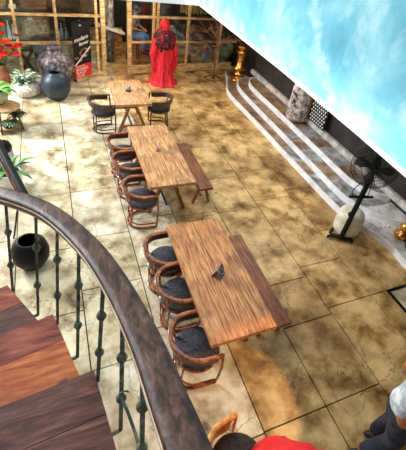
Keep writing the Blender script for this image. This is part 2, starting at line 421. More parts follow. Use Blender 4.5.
for x, y, h in ((-.025, 0, .12), (.028, .015, .10), (0, -.03, .09)):
    b = MB(); b.lathe((x, y, .02), [(.022, 0), (.026, .03), (.018, h*.7), (.008, h), (0.002, h+.01)], 12); b.build('shaker', STEEL, t)

# ------------------------------------------------------------------ staircase, railing
st = thing('curved_staircase', 'curved staircase of dark red and plum wooden treads at lower left', 'staircase')
Z3 = 2.22
def tread(z, o1, o2, d1, w, m1, m2):
    # o1 far outer corner, o2 near outer end, d1: direction slope of far edge; boards: far board m1, near board m2
    o1, o2 = V(o1), V(o2)
    mid = o1+(o2-o1)*.29
    b = MB()
    def quad(a, c, s1, s2, mi, zz=0):
        b.mi = mi
        p = [(a.x, a.y), (c.x, c.y), (c.x-w, c.y-w*s2), (a.x-w, a.y-w*s1)]
        b.prism(p, z-.045, z)
    quad(o1, mid-(o2-o1)*.004, d1, d1*.85, 0); quad(mid, o2, d1*.85, d1*.6, 1)
    b.build('tread', [m1, m2], st)
    b = MB(); e = o1+(o2-o1)*.12; b.prism([(e.x-.02, e.y-.03), (e.x-.02, e.y-.06), (e.x-w, e.y-w*d1-.06), (e.x-w, e.y-w*d1-.03)], z-.17, z-.045); b.build('riser', TR_P, st)
tread(Z3+.17, (.125, .38), (.15, -.15), .04, 1.25, TR_R, TR_P)
tread(Z3, (.013, 1.101), (.118, .30), .108, 1.25, TR_P, TR_P)
tread(Z3-.17, (-.182, 1.627), (.0, .95), .238, 1.25, TR_R, TR_O)
tread(Z3-.34, (-.483, 2.084), (-.14, 1.46), .40, 1.25, TR_R, TR_P)
tread(Z3-.51, (-.90, 2.50), (-.42, 1.98), .55, 1.25, TR_R, TR_O)
tread(Z3-.68, (-1.38, 2.80), (-.85, 2.40), .75, 1.25, TR_R, TR_P)
tread(Z3+.34, (.15, -.10), (.13, -.7), 0, 1.25, TR_R, TR_P)
tread(Z3+.51, (.13, -.6), (.08, -1.3), 0, 1.25, TR_R, TR_P)
b = MB()
b.sweep([(-1.5, 2.6, 1.25), (-.62, 2.0, 1.62), (-.30, 1.55, 1.83), (-.10, 1.05, 1.99), (0.0, .6, 2.12), (.03, 0, 2.3), (.02, -.8, 2.5)], [(-.025, -.12), (.025, -.12), (.025, .1), (-.025, .1)])
b.build('stringer', TR_P, st)
b = MB(); b.box((-.95, 1.0, 1.0), (.12, .12, 2.05)); b.build('support_post', TR_P, st)

rl = thing('stair_railing', 'dark polished wooden handrail on green iron balusters curving across lower left', 'railing')
rp = [(-1.25, 2.83, 2.36), (-.92, 2.66, 2.45), (-.64, 2.42, 2.545), (-.43, 2.2, 2.63), (-.275, 2.02, 2.69), (-.14, 1.825, 2.75), (-.035, 1.605, 2.81), (.055, 1.35, 2.88),
      (.105, 1.155, 2.935), (.143, .96, 2.985), (.168, .775, 3.04), (.18, .62, 3.095), (.185, .44, 3.165), (.187, .29, 3.235), (.183, .1, 3.32), (.165, -.15, 3.44), (.13, -.6, 3.62)]
rps = smooth(rp, 4)
b = MB()
b.mi = 0
b.sweep(rps, [(-.050, -.022), (-.053, -.004), (-.046, .006), (-.02, .010), (.02, .010), (.046, .006), (.053, -.004), (.050, -.022)])
hr = b.build('handrail', RAIL, rl)
b = MB(); b.sweep(rps, [(-.044, -.058), (-.050, -.040), (-.046, -.022), (.046, -.022), (.050, -.040), (.044, -.058)]); b.build('lower_moulding', RAILS, hr)
# which side is inside (towards the treads)?  path runs towards the camera, so inside is +profile or -profile; the bead is put on the tread side
def side_pts(d, dz):
    out = []
    for i, p in enumerate(rps):
        t = (rps[min(i+1, len(rps)-1)]-rps[max(i-1, 0)]).normalized(); x = t.cross(V((0, 0, 1))).normalized()
        out.append(p+x*d+V((0, 0, dz)))
    return out
b = MB(); b.tube(side_pts(-.051, -.012) if side_pts(-.051, 0)[40].x < rps[40].x else side_pts(.051, -.012), .007, 6); b.build('bead', MOULD, hr)
sgn = -1 if side_pts(-.05, 0)[40].x < rps[40].x else 1
bals = [((-.45, 2.04), (-.55, 2.20), 1.88, 2.55), ((-.29, 1.797), (-.345, 1.98), 1.88, 2.65), ((-.161, 1.57), (-.165, 1.66), 2.05, 2.78), ((-.065, 1.317), (-.03, 1.37), 2.05, 2.86),
        ((.025, 1.054), (.06, 1.085), 2.22, 2.93), ((.097, .791), (.118, .80), 2.22, 3.01), ((.145, .55), (.15, .50), 2.30, 3.10), ((.16, .2), (.17, .2), 2.39, 3.22), ((.16, -.1), (.17, -.1), 2.5, 3.36)]
bals = [((-.70, 2.28), (-.78, 2.44), 1.71, 2.44)]+bals
for (bx, by), (tx, ty), z0, z1 in bals:
    k = min(range(1, len(rps)-1), key=lambda i: (rps[i]-V((bx+.06, by+.06, rps[i].z))).length)
    tt = (rps[k+1]-rps[k-1]).normalized(); xx = tt.cross(V((0, 0, 1))).normalized()*sgn
    a = V((bx, by, z0-.03)); c = rps[k]+xx*.028+V((0, 0, -.045)); b = MB()
    b.bar(a, c, .017, .017, up=V((0, 1, 0)), bev=.002)
    b.bar(a, a+V((-.05, -.01, 0)), .014, .014)
    o = b.build('baluster', IRON, rl)
    for f in (.33, .70):
        p = a+(c-a)*f; b = MB()
        b.lathe(p, [(.010, -.030), (.014, -.026), (.012, -.019), (.021, -.008), (.023, 0), (.021, .008), (.012, .019), (.014, .026), (.010, .030)], 12)
        b.build('collar', IRON, o)
b = MB(); b.tube([(.105, .80, 2.50), (.125, .74, 2.46), (.14, .66, 2.44), (.148, .58, 2.43), (.15, .53, 2.47)], .007, 6)
b.tube([(.118+.018*math.cos(a*.5), .80, 2.515+.018*math.sin(a*.5)) for a in range(0, 11)], .004, 6)
b.build('scroll', IRON, rl)

# lower turn of the railing, lower left behind the upper rail
lr = thing('lower_handrail', 'lower end of a black and red handrail seen behind the upper rail at left', 'railing')
pts = [(-1.25, 6.5, 1.45), (-.98, 5.75, 1.22), (-.74, 5.02, 1.02), (-.60, 4.58, .92), (-.555, 4.44, .88), (-.56, 4.38, .83)]
b = MB(); b.sweep(smooth(pts, 3), [(-.045, -.02), (-.05, 0), (-.03, .02), (.03, .02), (.05, 0), (.045, -.02)]); h2 = b.build('handrail', BLACK, lr)
b = MB(); b.sweep([V(p)+V((-.062, -.02, -.05)) for p in smooth(pts, 3)], [(-.015, -.02), (.015, -.02), (.015, .02), (-.015, .02)]); b.build('red_rail', RAILS, lr)
b = MB(); b.tube([(-.60, 4.48, .84), (-.70, 4.52, .5), (-.80, 4.58, .06), (-.82, 4.59, 0)], .014, 8); b.build('post', BLACKM, lr)
b = MB(); b.tube([(-1.15, 6.2, 1.30), (-1.15, 6.2, 0)], .014, 8); b.build('post', BLACKM, lr)

# ------------------------------------------------------------------ pots, vases, plants
URN = mat('urn_glaze', [(.35, (.02, .016, .025)), (.47, (.10, .08, .11)), (.56, (.24, .20, .22)), (.68, (.50, .46, .43))], ns=11, rough=.3, bump=.2, detail=9)
b = MB(); b.lathe((0, 0, 0), [(0, 0), (.20, 0), (.26, .08), (.37, .30), (.42, .50), (.41, .62), (.33, .76), (.19, .84), (.16, .88), (.17, .93), (.20, .95), (.19, .985), (.12, 1.02), (.04, 1.05), (.03, 1.09), (.0, 1.10)], 36, cap=False)
tag(b.build('lidded_urn', URN, loc=(.0, 10.15, 0)), 'tall grey mottled lidded urn behind the smooth blue black pot', 'urn')
BLU = mat('blue_glaze', (.016, .032, .048), rough=.42)
b = MB(); b.lathe((0, 0, 0), [(0, 0), (.14, 0), (.22, .05), (.31, .22), (.335, .36), (.30, .50), (.22, .60), (.15, .645), (.14, .66), (.12, .655), (.125, .63), (.18, .58), (.2, .4), (0, .3)], 40, cap=False)
tag(b.build('round_pot', BLU, loc=(-.03, 9.30, 0)), 'smooth dark blue round pot with open mouth in front of the tall urn', 'pot')
b = MB(); b.lathe((0, 0, 0), [(0, 0), (.12, 0), (.19, .04), (.265, .16), (.275, .27), (.24, .38), (.17, .44), (.155, .455), (.135, .45), (.14, .42), (.19, .35), (.2, .2), (0, .1)], 36, cap=False, fn=lambda a, z: .84)
tag(b.build('round_pot', BLACK, loc=(-.565, 4.02, 0)), 'black round pot with open mouth seen between the stair balusters', 'pot')
SPECK = mat('speckle', [(.35, (.20, .17, .13)), (.47, (.5, .45, .38)), (.58, (.74, .7, .62))], ns=22, rough=.6, bump=.1)
LEAFG = mat('leaf_green', [(.35, (.03, .12, .015)), (.5, (.10, .32, .04)), (.65, (.30, .55, .12))], ns=8, rough=.45)
LEAFG2 = mat('leaf_fern', [(.4, (.02, .10, .015)), (.6, (.09, .30, .05))], ns=8, rough=.5)
LEAFD = mat('leaf_dark', [(.4, (.006, .03, .008)), (.6, (.03, .10, .025))], ns=8, rough=.4)
LEAFW = mat('leaf_silver', [(.38, (.10, .28, .10)), (.5, (.38, .55, .36)), (.6, (.80, .86, .78))], ns=12, rough=.45)
SOIL = mat('soil', (.012, .01, .008), rough=.95)
def plant(name, label, loc, pot_prof, potm, leaves, leafm, soil_r, soil_z, cat='potted plant', lname='foliage'):
    t = thing(name, label, cat, loc)
    b = MB(); b.lathe((0, 0, 0), pot_prof, 32, cap=False); b.build('pot', potm, t)
    b = MB(); b.lathe((0, 0, 0), [(0, soil_z-.02), (soil_r, soil_z-.02), (soil_r, soil_z), (0, soil_z+.005)], 20, cap=False); b.build('soil', SOIL, t)
    b = MB(); leaves(b); solid(b.build(lname, leafm, t), .003)
    return t
def lv_succulent(b):
    r = random.Random(5)
    for i in range(46):
        a = r.uniform(0, 2*PI); rad = r.uniform(.02, .24); z = .30+r.uniform(.02, .30)*(1-rad)
        b.tube([(0.3*rad*math.cos(a), .3*rad*math.sin(a), .25), (rad*math.cos(a), rad*math.sin(a), z)], .004, 5)
        for k in range(2):
            aa = a+r.uniform(-1, 1); b.leaf((rad*math.cos(a), rad*math.sin(a), z-.01), (math.cos(aa), math.sin(aa), r.uniform(.1, .7)), r.uniform(.11, .17), r.uniform(.08, .10), .25, 4)
plant('stone_planter', 'low flat speckled stone planter with silvery green plant', (-.69, 9.56, 0), [(0, 0), (.22, 0), (.31, .08), (.345, .17), (.31, .26), (.22, .31), (.16, .32), (.15, .30), (0, .28)], SPECK, lv_succulent, LEAFW, .15, .31)
def lv_fern(b, n=12, L=.42, W=.10, z=.30, s=2, up=.9, droop=.55):
    r = random.Random(s)
    for i in range(n):
        a = 2*PI*i/n+r.uniform(-.2, .2); b.leaf((.03*math.cos(a), .03*math.sin(a), z), (math.cos(a), math.sin(a), up+r.uniform(-.3, .5)), L*r.uniform(.8, 1.1), W, droop, 8)
plant('potted_fern', 'bright green broad leaved fern in a white pot on the floor at left', (-.90, 5.88, 0), [(0, 0), (.13, 0), (.19, .10), (.21, .26), (.19, .30), (.17, .30), (.17, .26), (0, .2)], WHITE, lambda b: lv_fern(b, 11, .50, .08, .26, 2, .95, .6), LEAFG2, .17, .27)
CEL = mat('celadon', (.42, .45, .24), rough=.3, coat=.4)
plant('potted_plant', 'arching green leaves in a round celadon bowl on the wooden stool', (-1.13, 8.04, .50), [(0, 0), (.10, 0), (.18, .06), (.215, .16), (.20, .25), (.165, .29), (.15, .285), (.15, .25), (0, .2)], CEL, lambda b: lv_fern(b, 13, .46, .10, .26, 9, 1.0, .62), LEAFG, .15, .26)
def lv_mon(b):
    r = random.Random(4)
    for i in range(9):
        a = r.uniform(-1.6, 1.2); L = r.uniform(.16, .30); z = r.uniform(.14, .30)
        tip = V((L*math.cos(a), L*math.sin(a), z)); b.tube([(0, 0, .12), tip*.6+V((0, 0, .08)), tip], .005, 5)
        for k in range(9):
            aa = a-1.9+k*.475; b.leaf(tip, (math.cos(aa), math.sin(aa), .15), .17, .04, .4, 4)
plant('split_leaf_plant', 'dark split leaf plant on the low shelf of the wooden stool', (-1.03, 7.80, .085), [(0, 0), (.06, 0), (.08, .05), (.085, .12), (.07, .12), (0, .1)], BLACK, lv_mon, LEAFD, .07, .115)
t = thing('plant_stool', 'round cornered wooden stool holding a plant in a celadon bowl', 'stool', (-1.02, 7.93, 0))
b = MB(); b.lathe((0, 0, 0), [(0, .455), (.27, .455), (.29, .47), (.29, .485), (.27, .50), (0, .50)], 32, cap=False); b.build('seat', LATTD, t)
for a in (-20, 70, 160, 250):
    a = math.radians(a); b = MB(); b.bar((.29*math.cos(a), .29*math.sin(a), 0), (.22*math.cos(a), .22*math.sin(a), .46), .035, .035, up=V((0, 1, 0.01))); b.build('leg', BENTD, t)
b = MB(); b.lathe((0, 0, 0), [(0, .065), (.26, .065), (.26, .08), (0, .08)], 24, cap=False); b.build('shelf', LATTD, t)
t = thing('floor_vase', 'dark round topped vase with a cream base at left edge above the fern', 'vase', (-.98, 6.55, 0))
b = MB(); b.lathe((0, 0, 0), [(0, 0), (.10, 0), (.14, .1), (.13, .30), (0, .30)], 20, cap=False); b.build('base', SPECK, t)
b = MB(); b.lathe((0, 0, 0), [(0, .30), (.12, .30), (.13, .38), (.10, .45), (.05, .49), (0, .5)], 20, cap=False); b.build('top', BLACK, t)
# bouquet
t = thing('flower_arrangement', 'tall red and yellow flower arrangement at the left edge', 'flowers', (-1.16, 9.86, 0))
TERRA = mat('terracotta', [(.4, (.18, .05, .02)), (.6, (.36, .13, .06))], ns=8, rough=.7)
b = MB(); b.lathe((0, 0, 0), [(0, 0), (.11, 0), (.15, .12), (.14, .40), (.09, .58), (.10, .62), (.08, .61), (0, .55)], 24, cap=False); b.build('vase', TERRA, t)
r = random.Random(11)
stems = MB(); lf = MB(); fl = {'red_flower': [MB(), mat('petal_red', (.85, .012, .008), rough=.5), .12], 'yellow_flower': [MB(), mat('petal_yellow', (.92, .42, .01), rough=.5), .10], 'maroon_flower': [MB(), mat('petal_maroon', (.28, .01, .015), rough=.6), .09]}
spots = []
for i in range(30):
    p = V((.17+r.uniform(-.30, .28), r.uniform(-.25, .2), r.uniform(.80, 1.55)))
    spots.append(p); stems.tube([(0, 0, .5), p*.5+V((0, 0, .35)), p], .004, 5)
    kk = ['red_flower', 'red_flower', 'yellow_flower', 'maroon_flower'][i % 4]
    bb, rad = MB(), fl[kk][2]
    for k in range(6):
        a = k*PI/3; bb.leaf(p, (math.cos(a), math.sin(a)-.5, .35), rad, rad*.95, .2, 3)
    solid(bb.build(kk, fl[kk][1], t), .003)
    lf.leaf(p-V((0, 0, .08)), (r.uniform(-1, 1), r.uniform(-1, 1), .5), .14, .06, .4, 4)
stems.build('stems', LEAFD, t); solid(lf.build('foliage', LEAFG, t), .002)

# ------------------------------------------------------------------ roll-up banner
ba = math.atan2(.41, .477)
bn = thing('rollup_banner', 'black and red roll up banner stand beside the tall urn', 'banner', (.465, 10.29, 0), ba)
BW, BH = .60, 1.50
b = MB(); b.box((BW/2, 0, .035), (BW+.04, .10, .07), bev=.01); b.build('base', LATT, bn)
b = MB(); b.box((0-.005, 0, .035), (.03, .105, .075), bev=.01); b.build('end_cap', mat('navy', (.01, .02, .12), rough=.4), bn)
BRED = mat('banner_red', (.80, .02, .02), rough=.5); BBLK = mat('banner_black', (.004, .004, .006), rough=.8); PRN = mat('print_white', (.85, .82, .8), rough=.6); PRB = mat('print_brown', [(.45, (.10, .03, .02)), (.55, (.45, .22, .15)), (.6, (.8, .65, .55))], ns=14, rough=.6)
b = MB(); b.box((BW/2, 0, .97), (BW, .006, 1.10)); b.build('black_panel', BBLK, bn)
b = MB(); b.box((BW/2, 0, .245), (BW, .006, .35)); b.build('red_panel', BRED, bn)
b = MB(); b.bar((BW/2, .03, .07), (BW/2, .03, 1.54), .02, .02, up=V((0, 1, 0))); b.build('support_pole', STEEL, bn)
b = MB(); b.box((BW/2, 0, 1.52), (BW+.01, .02, .02)); b.build('top_bar', BLACKM, bn)
RX = (PI/2, 0, 0)
text('modern', .15, PRN, bn, (.05, -.005, 1.02), (PI/2, -.12, 0), shear=.2)
text('flavour', .12, PRN, bn, (.20, -.005, .91), (PI/2, -.12, 0), shear=.2)
text('selected coffee', .05, PRN, bn, (.05, -.005, .375), RX)
text('BUSINESS', .10, PRN, bn, (.05, -.005, .275), RX)
text('PLACES', .10, PRN, bn, (.05, -.005, .185), RX)
text('CLASS', .10, PRN, bn, (.05, -.005, .095), RX)
b = MB(); b.bar((.02, -.006, .43), (BW-.01, -.006, .84), .004, .035, up=V((-.5, 0, 1))); b.build('stripe', PRN, bn)
b = MB()
for i in range(14):
    a = i*.42; b.ball((.36+.13*math.cos(a), -.004, .72+.10*math.sin(a)), (.035, .004, .025), 8)
b.ball((.10, -.004, .62), (.06, .004, .03), 8); b.ball((.22, -.004, .54), (.06, .004, .035), 8)
b.build('printed_picture', PRB, bn)
b = MB(); b.ball((.28, -.004, 1.42), (.035, .004, .018), 10); b.build('logo', PRN, bn)

# ------------------------------------------------------------------ mannequin in red robe
RED = mat('red_cloth', [(.38, (.50, .0, .01)), (.52, (.80, .012, .03)), (.66, (.92, .05, .08))], sc3=(6, 6, 1), ns=3, rough=.6)
LACE = mat('black_lace', [(.44, (.01, .003, .005)), (.54, (.10, .004, .01)), (.60, (.55, .01, .03))], ns=16, rough=.7, detail=3)
mn = thing('robed_mannequin', 'mannequin in a long red hooded robe with black lace shawl before the lattice', 'mannequin', (2.80, 10.22, 0), .1)
def fold(a, z): return 1+(.10*math.sin(a*9+z*2)+.06*math.sin(a*15-z*3))*max(0, 1-z/1.35)+.03*math.sin(a*5)
b = MB()
b.lathe((0, 0, 0), [(.42, .0), (.42, .015), (.36, .04), (.28, .14), (.25, .5), (.23, .9), (.225, 1.15), (.23, 1.32), (.17, 1.42), (.085, 1.47), (.08, 1.5)], 72, fn=lambda a, z: fold(a, z)*(1.0 if z < .1 else (1+.12*abs(math.cos(a)))), cap=True)
b.build('robe', RED, mn)
for s in (-1, 1):
    b = MB(); p = [(s*.16, 0, 1.38), (s*.27, -.03, 1.12), (s*.32, -.07, .85), (s*.31, -.08, .55), (s*.28, -.08, .35)]
    b.tube(p, .10, 16, scl=[.8, 1, 1.15, 1.1, .5], flat=.7); b.build('sleeve', RED, mn)
b = MB(); b.ball((0, 0, 1.60), (.135, .14, .165), 24); b.lathe((0, .01, 0), [(.19, 1.36), (.15, 1.45), (.13, 1.56)], 24); b.build('hood', RED, mn)
b = MB(); b.ball((0, -.075, 1.585), (.07, .075, .10), 16); b.build('veiled_face', mat('veil', (.75, .02, .05), rough=.5), mn)
b = MB()
b.lathe((0, 0, 0), [(.275, 1.02), (.29, 1.12), (.29, 1.28), (.24, 1.40), (.155, 1.47), (.14, 1.49)], 48, fn=lambda a, z: 1+.07*math.sin(a*11)+.04*math.sin(a*23+z*30), cap=False)
solid(b.build('lace_shawl', LACE, mn), .006)
b = MB(); b.tube([(-.13, -.05, 1.50), (-.10, -.03, 1.66), (0, -.02, 1.765), (.10, -.03, 1.66), (.13, -.05, 1.50)], .022, 8); b.tube([(-.14, -.12, 1.45), (-.17, -.20, 1.2), (-.16, -.21, .95)], .04, 8); b.build('lace_veil', LACE, mn)

# ------------------------------------------------------------------ bare branch tree on iron tripod foot
tr = thing('branch_tree', 'bare dry branch tree on an iron foot in front of the lattice', 'tree', (4.42, 10.35, 0))
BARK = mat('bark', [(.4, (.14, .06, .03)), (.6, (.42, .24, .12))], ns=14, rough=.8)
b = MB(); b.tube([(0, 0, .05), (.01, 0, .5), (0, .01, 1.0), (.02, 0, 1.45)], .035, 8, scl=[1.1, 1, .9, .6]); b.build('stem', BARK, tr)
b = MB(); r = random.Random(21)
def branch(p, d, L, rad, depth):
    pts = [p]; q = p.copy(); dd = d.copy()
    for k in range(4):
        dd = (dd+V((r.uniform(-.35, .35), r.uniform(-.25, .25), r.uniform(-.28, .25)))).normalized(); q = q+dd*L/4; pts.append(q.copy())
    b.tube(pts, rad, 5, scl=[1, .85, .7, .55, .35])
    if depth:
        for k in range(3):
            i = r.randint(1, 4); branch(pts[i], (dd+V((r.uniform(-1, 1), r.uniform(-.5, .5), r.uniform(-.7, .7)))).normalized(), L*.62, rad*.6, depth-1)
for i in range(12):
    a = r.uniform(0, 2*PI); branch(V((0, 0, r.uniform(.85, 1.45))), V((math.cos(a)*1.0-.25, math.sin(a)*.35-.1, r.uniform(-.1, .7))).normalized(), r.uniform(.5, .85), .014, 2)
b.build('branches', BARK, tr)
b = MB()
for i in range(3):
    a = i*2*PI/3+.4; b.tube([(0, 0, .14), (.12*math.cos(a), .12*math.sin(a), .12), (.30*math.cos(a), .30*math.sin(a), .015)], .012, 6)
b.tube([(.22*math.cos(k*PI/12), .22*math.sin(k*PI/12), .05) for k in range(24)], .008, 6, closed=True)
b.build('iron_foot', BLACKM, tr)

# ------------------------------------------------------------------ brass stands, stone drum, mesh screen
GOLD = mat('brass', [(.4, (.45, .16, .03)), (.6, (.85, .42, .10))], ns=8, rough=.22, metal=.85)
b = MB(); b.lathe((0, 0, 0), [(0, 0), (.16, 0), (.17, .03), (.10, .07), (.06, .12), (.10, .17), (.11, .21), (.06, .25), (.05, .30), (.13, .34), (.14, .37), (.085, .42), (.075, .75), (.10, .82), (.12, .86), (.07, .89), (.05, .93), (.11, .98), (.12, 1.02), (.0, 1.04)], 28, cap=False, fn=lambda a, z: 1.4)
tag(b.build('brass_stand', GOLD, loc=(5.12, 10.05, .13)), 'tall turned brass candle stand at the far end of the stone steps', 'candle stand')
bs = thing('brass_stand', 'gold turned stand cut by the right edge, standing on the pale steps', 'candle stand', (5.20, 3.02, .13))
b = MB(); b.lathe((0, 0, 0), [(0, 0), (.13, 0), (.14, .03), (.12, .07), (.06, .11), (.05, .14), (.09, .18), (.10, .22), (.06, .26), (.045, .32), (.08, .37), (.09, .42), (.05, .47), (.04, .55), (.10, .60), (.10, .63), (0, .64)], 28, cap=False); b.build('body', GOLD, bs)
b = MB(); b.tube([(-.02, -.12, .02), (-.15, -.27, .01)], .014, 6); b.build('foot', BLACKM, bs)
DRUM = mat('carved_stone', [(.34, (.02, .015, .015)), (.44, (.25, .21, .19)), (.54, (.52, .47, .43)), (.66, (.8, .77, .73))], ns=11, rough=.7, bump=.6, detail=8, spots=(6, .60, .66, (.01, .008, .008), 1))
b = MB(); b.lathe((0, 0, 0), [(0, 0), (.19, 0), (.245, .04), (.255, .12), (.25, .45), (.235, .8), (.20, 1.1), (.17, 1.3), (0, 1.32)], 36, cap=False, fn=lambda a, z: 1+.025*math.sin(a*7+z*9)+.02*math.sin(a*4-z*13))
tag(b.build('stone_drum', DRUM, loc=(5.27, 6.90, .39)), 'pitted grey carved stone drum standing on the top step', 'stone drum')
ms = thing('mesh_screen', 'dark lattice screen with rows of white dots behind the stone drum', 'screen', (5.42, 6.33, .52))
b = MB()
for i in range(7):
    for j in range(13): b.ball((0, -.28+i*.082+(.041 if j % 2 else 0), .08+j*.07), (.012, .022, .022), 6)
b.build('white_studs', WHITE, ms)
b = MB(); b.box((.02, 0, .52), (.02, .66, .98)); b.build('panel', BLACK, ms)
b = MB(); b.box((0, .35, .5), (.06, .05, 1.0), bev=.005); b.build('post', EDGE, ms)

# ------------------------------------------------------------------ misting fan
fan = thing('misting_fan', 'black pedestal fan with a cream water tank on castors by the steps', 'fan', (4.17, 3.36, 0), 0)
TANK = mat('tank_plastic', [(.4, (.60, .56, .42)), (.6, (.86, .84, .74))], ns=4, rough=.4)
b = MB(); b.lathe((.16, .10, .06), [(0, 0), (.17, 0), (.215, .03), (.225, .09), (.225, .34), (.20, .42), (.12, .45), (0, .46)], 36, cap=False); b.build('water_tank', TANK, fan)
b = MB(); b.bar((-.20, .06, .07), (.12, -.14, .07), .07, .04); b.bar((-.16, .10, .07), (.18, .32, .07), .05, .03); b.bar((.10, -.10, .07), (.40, .12, .07), .05, .03); b.build('base', BLACK, fan)
for x, y in ((-.21, .07), (.13, -.15), (.40, .13), (.18, .33)):
    b = MB(); b.ball((x, y, .03), (.03, .02, .03), 12); b.build('castor', BLACKM, fan)
PT = V((.02, -.05, 1.26))
b = MB(); b.bar((-.04, -.05, .07), PT-V((0, 0, .02)), .075, .06, up=V((0, 1, 0)), bev=.01); b.build('pole', BLACK, fan)
b = MB(); b.ball((-.08, -.07, .62), .045, 12); b.build('knob', BLACK, fan)
b = MB(); b.bar((-.22, -.02, .97), (.18, -.12, .97), .03, .03); b.build('handle_bar', BLACK, fan)
FC = V((.04, -.03, 1.50)); fd = V((-.60, -.72, .15)).normalized()     # the head looks at the diners, tilted up a little
FM = fd.to_track_quat('Z', 'Y').to_matrix()
def fp(r_, a, z): return FC+FM @ V((r_*math.cos(a), r_*math.sin(a), z))
g = MB(); RF = .345
for s in (-1, 1):
    for k in range(64):
        a = 2*PI*k/64; g.tube([fp(.05, a, s*.085), fp(.20, a, s*.08), fp(.31, a+.05, s*.04), fp(RF, a+.06, 0)], .003, 4)
for r_, z in ((RF, 0), (.30, .045), (.20, .08), (.05, .085), (.30, -.045), (.20, -.08)):
    g.tube([fp(r_, 2*PI*k/32, z) for k in range(32)], .007 if r_ == RF else .004, 6, closed=True)
g.build('cage', BLACKM, fan)
b = MB()
for k in range(4):
    a0 = k*PI/2
    ring = [(.04, -.25), (.12, -.42), (.24, -.42), (.29, -.22), (.30, .1), (.22, .28), (.10, .25), (.04, .2)]
    top = [b.b.verts.new(fp(r_, a0+a, a*.07)) for r_, a in ring]; b.b.faces.new(top)
solid(b.build('blades', mat('blade', (.02, .02, .022), rough=.35), fan), .004)
b = MB(); b.ball(FC-fd*.10, (.10, .10, .10), 16); b.ball(FC, (.055, .055, .055), 12); b.build('motor', BLACK, fan)
b = MB(); b.bar(PT-V((0, 0, .05)), FC-fd*.10, .05, .04, up=V((0, 1, 0))); b.build('neck', BLACK, fan)
b = MB(); b.tube(smooth([(-.06, -.02, 1.22), (-.14, .0, 1.12), (-.16, 0, 1.0), (-.08, -.02, .95), (.1, -.06, .92), (.20, 0, .98), (.2, .02, 1.1), (.14, 0, 1.25)], 4), .007, 6); b.build('hose', BLACK, fan)

# ------------------------------------------------------------------ floor hatch
h = thing('floor_hatch', 'square black edged hatch set in the floor at the right edge', 'floor hatch', (4.2, 1.25, 0))
b = MB()
for c, d in (((.02, .485, .004), (.045, .97, .012)), (((.30), .95, .004), (.60, .045, .012)), ((.58, .485, .004), (.045, .97, .012)), ((.30, .02, .004), (.6, .045, .012))): b.box(c, d)
b.build('frame', BLACK, h)
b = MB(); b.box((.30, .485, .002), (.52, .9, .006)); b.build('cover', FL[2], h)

# ------------------------------------------------------------------ inside the shop behind the lattice
def lplace(s, off, z): return LP(s, off, z)
def on_l(o): o.rotation_euler = (0, 0, LA); return o
PIC = mat('old_board', [(.38, (.22, .12, .06)), (.5, (.48, .34, .20)), (.62, (.72, .62, .48))], sc3=(2, 1, 5), ns=4, rough=.5)
BRN = mat('brown_board', [(.4, (.16, .06, .03)), (.6, (.42, .2, .11))], sc3=(1, 1, 5), ns=4, rough=.5)
t = thing('carved_panel', 'pale carved wooden panel in a brown frame behind the lattice', 'panel', lplace(-.29, .40, .93), LA)
b = MB()
for c, d in (((0, 0, .03), (.62, .06, .06)), ((0, 0, .47), (.62, .06, .06)), ((-.29, 0, .25), (.05, .06, .5)), ((.29, 0, .25), (.05, .06, .5))): b.box(c, d, bev=.005)
b.build('frame', BRN, t); b = MB(); b.box((0, .01, .25), (.55, .03, .42)); b.build('board', PIC, t)
b = MB(); b.box((-.12, -.035, .46), (.12, .01, .07)); b.build('paper_label', WHITE, t)
b = MB(); b.box((0, 0, .11), (.58, .30, .26), bev=.01)
on_l(tag(b.build('wooden_chest', BRN, loc=lplace(-.28, .5, 1.645)), 'reddish brown wooden chest on a shelf above the carved panel', 'chest'))
BASK = mat('wicker', [(.4, (.25, .12, .03)), (.6, (.7, .45, .15))], sc3=(1, 1, 8), ns=12, rough=.8)
b = MB(); b.lathe((0, 0, 0), [(0, 0), (.14, 0), (.17, .24), (.155, .24), (0, .06)], 24, cap=False)
tag(b.build('wicker_basket', BASK, loc=lplace(-1.03, .45, 1.624)), 'yellow wicker basket at the top left corner', 'basket')
b = MB(); b.box((0, 0, .05), (.16, .1, .09), bev=.005)
on_l(tag(b.build('white_box', WHITE, loc=lplace(-.76, .42, 1.62)), 'small white box beside the wicker basket', 'box'))
SHELF = mat('shelf_dark', (.05, .03, .02), rough=.6)
for i, (s0, s1, z, lab) in enumerate(((-1.9, -.05, 1.585, 'dark shelf carrying the chest and basket'), (-1.9, 1.1, .84, 'dark shelf at waist height behind the left lattice'), (2.85, 5.2, .80, 'dark shelf behind the lattice beside the mannequin'))):
    b = MB(); b.box((0, 0, 0), (s1-s0, .34, .035))
    for sx in (-1, 1): b.box((sx*(s1-s0)/2*.96, .13, -z/2 if z < 1 else -.36), (.04, .04, z-.02 if z < 1 else .70))
    on_l(tag(b.build('shelf', SHELF, loc=lplace((s0+s1)/2, .48, z+.02)), lab, 'shelf'))
GRN = mat('green_tin', (.04, .32, .20), rough=.5)
b = MB(); b.box((0, 0, .17), (.22, .14, .34), bev=.006)
on_l(tag(b.build('green_box', GRN, loc=lplace(-1.10, .45, .88)), 'green box behind the red flowers', 'box'))
def bottle(s, z, hgt, m, lab, r_=.04, off=.42, grp=None):
    b = MB(); b.lathe((0, 0, 0), [(0, 0), (r_, 0), (r_*1.05, hgt*.1), (r_, hgt*.6), (r_*.4, hgt*.78), (r_*.38, hgt), (0, hgt)], 14, cap=False)
    tag(b.build('bottle', m, loc=lplace(s, off, z)), lab, 'bottle', grp)
GL = mat('bottle_glass', (.55, .68, .68), rough=.2); GLB = mat('bottle_blue', (.18, .28, .36), rough=.2)
bottle(-.92, .88, .46, GL, 'tall pale glass bottle beside the green box'); bottle(-.82, .88, .38, GL, 'shorter pale glass bottle nearest the lattice post')
bottle(.30, .88, .42, GLB, 'blue grey bottle left of the banner, the taller'); bottle(.42, .88, .30, GLB, 'blue grey bottle left of the banner, the shorter')
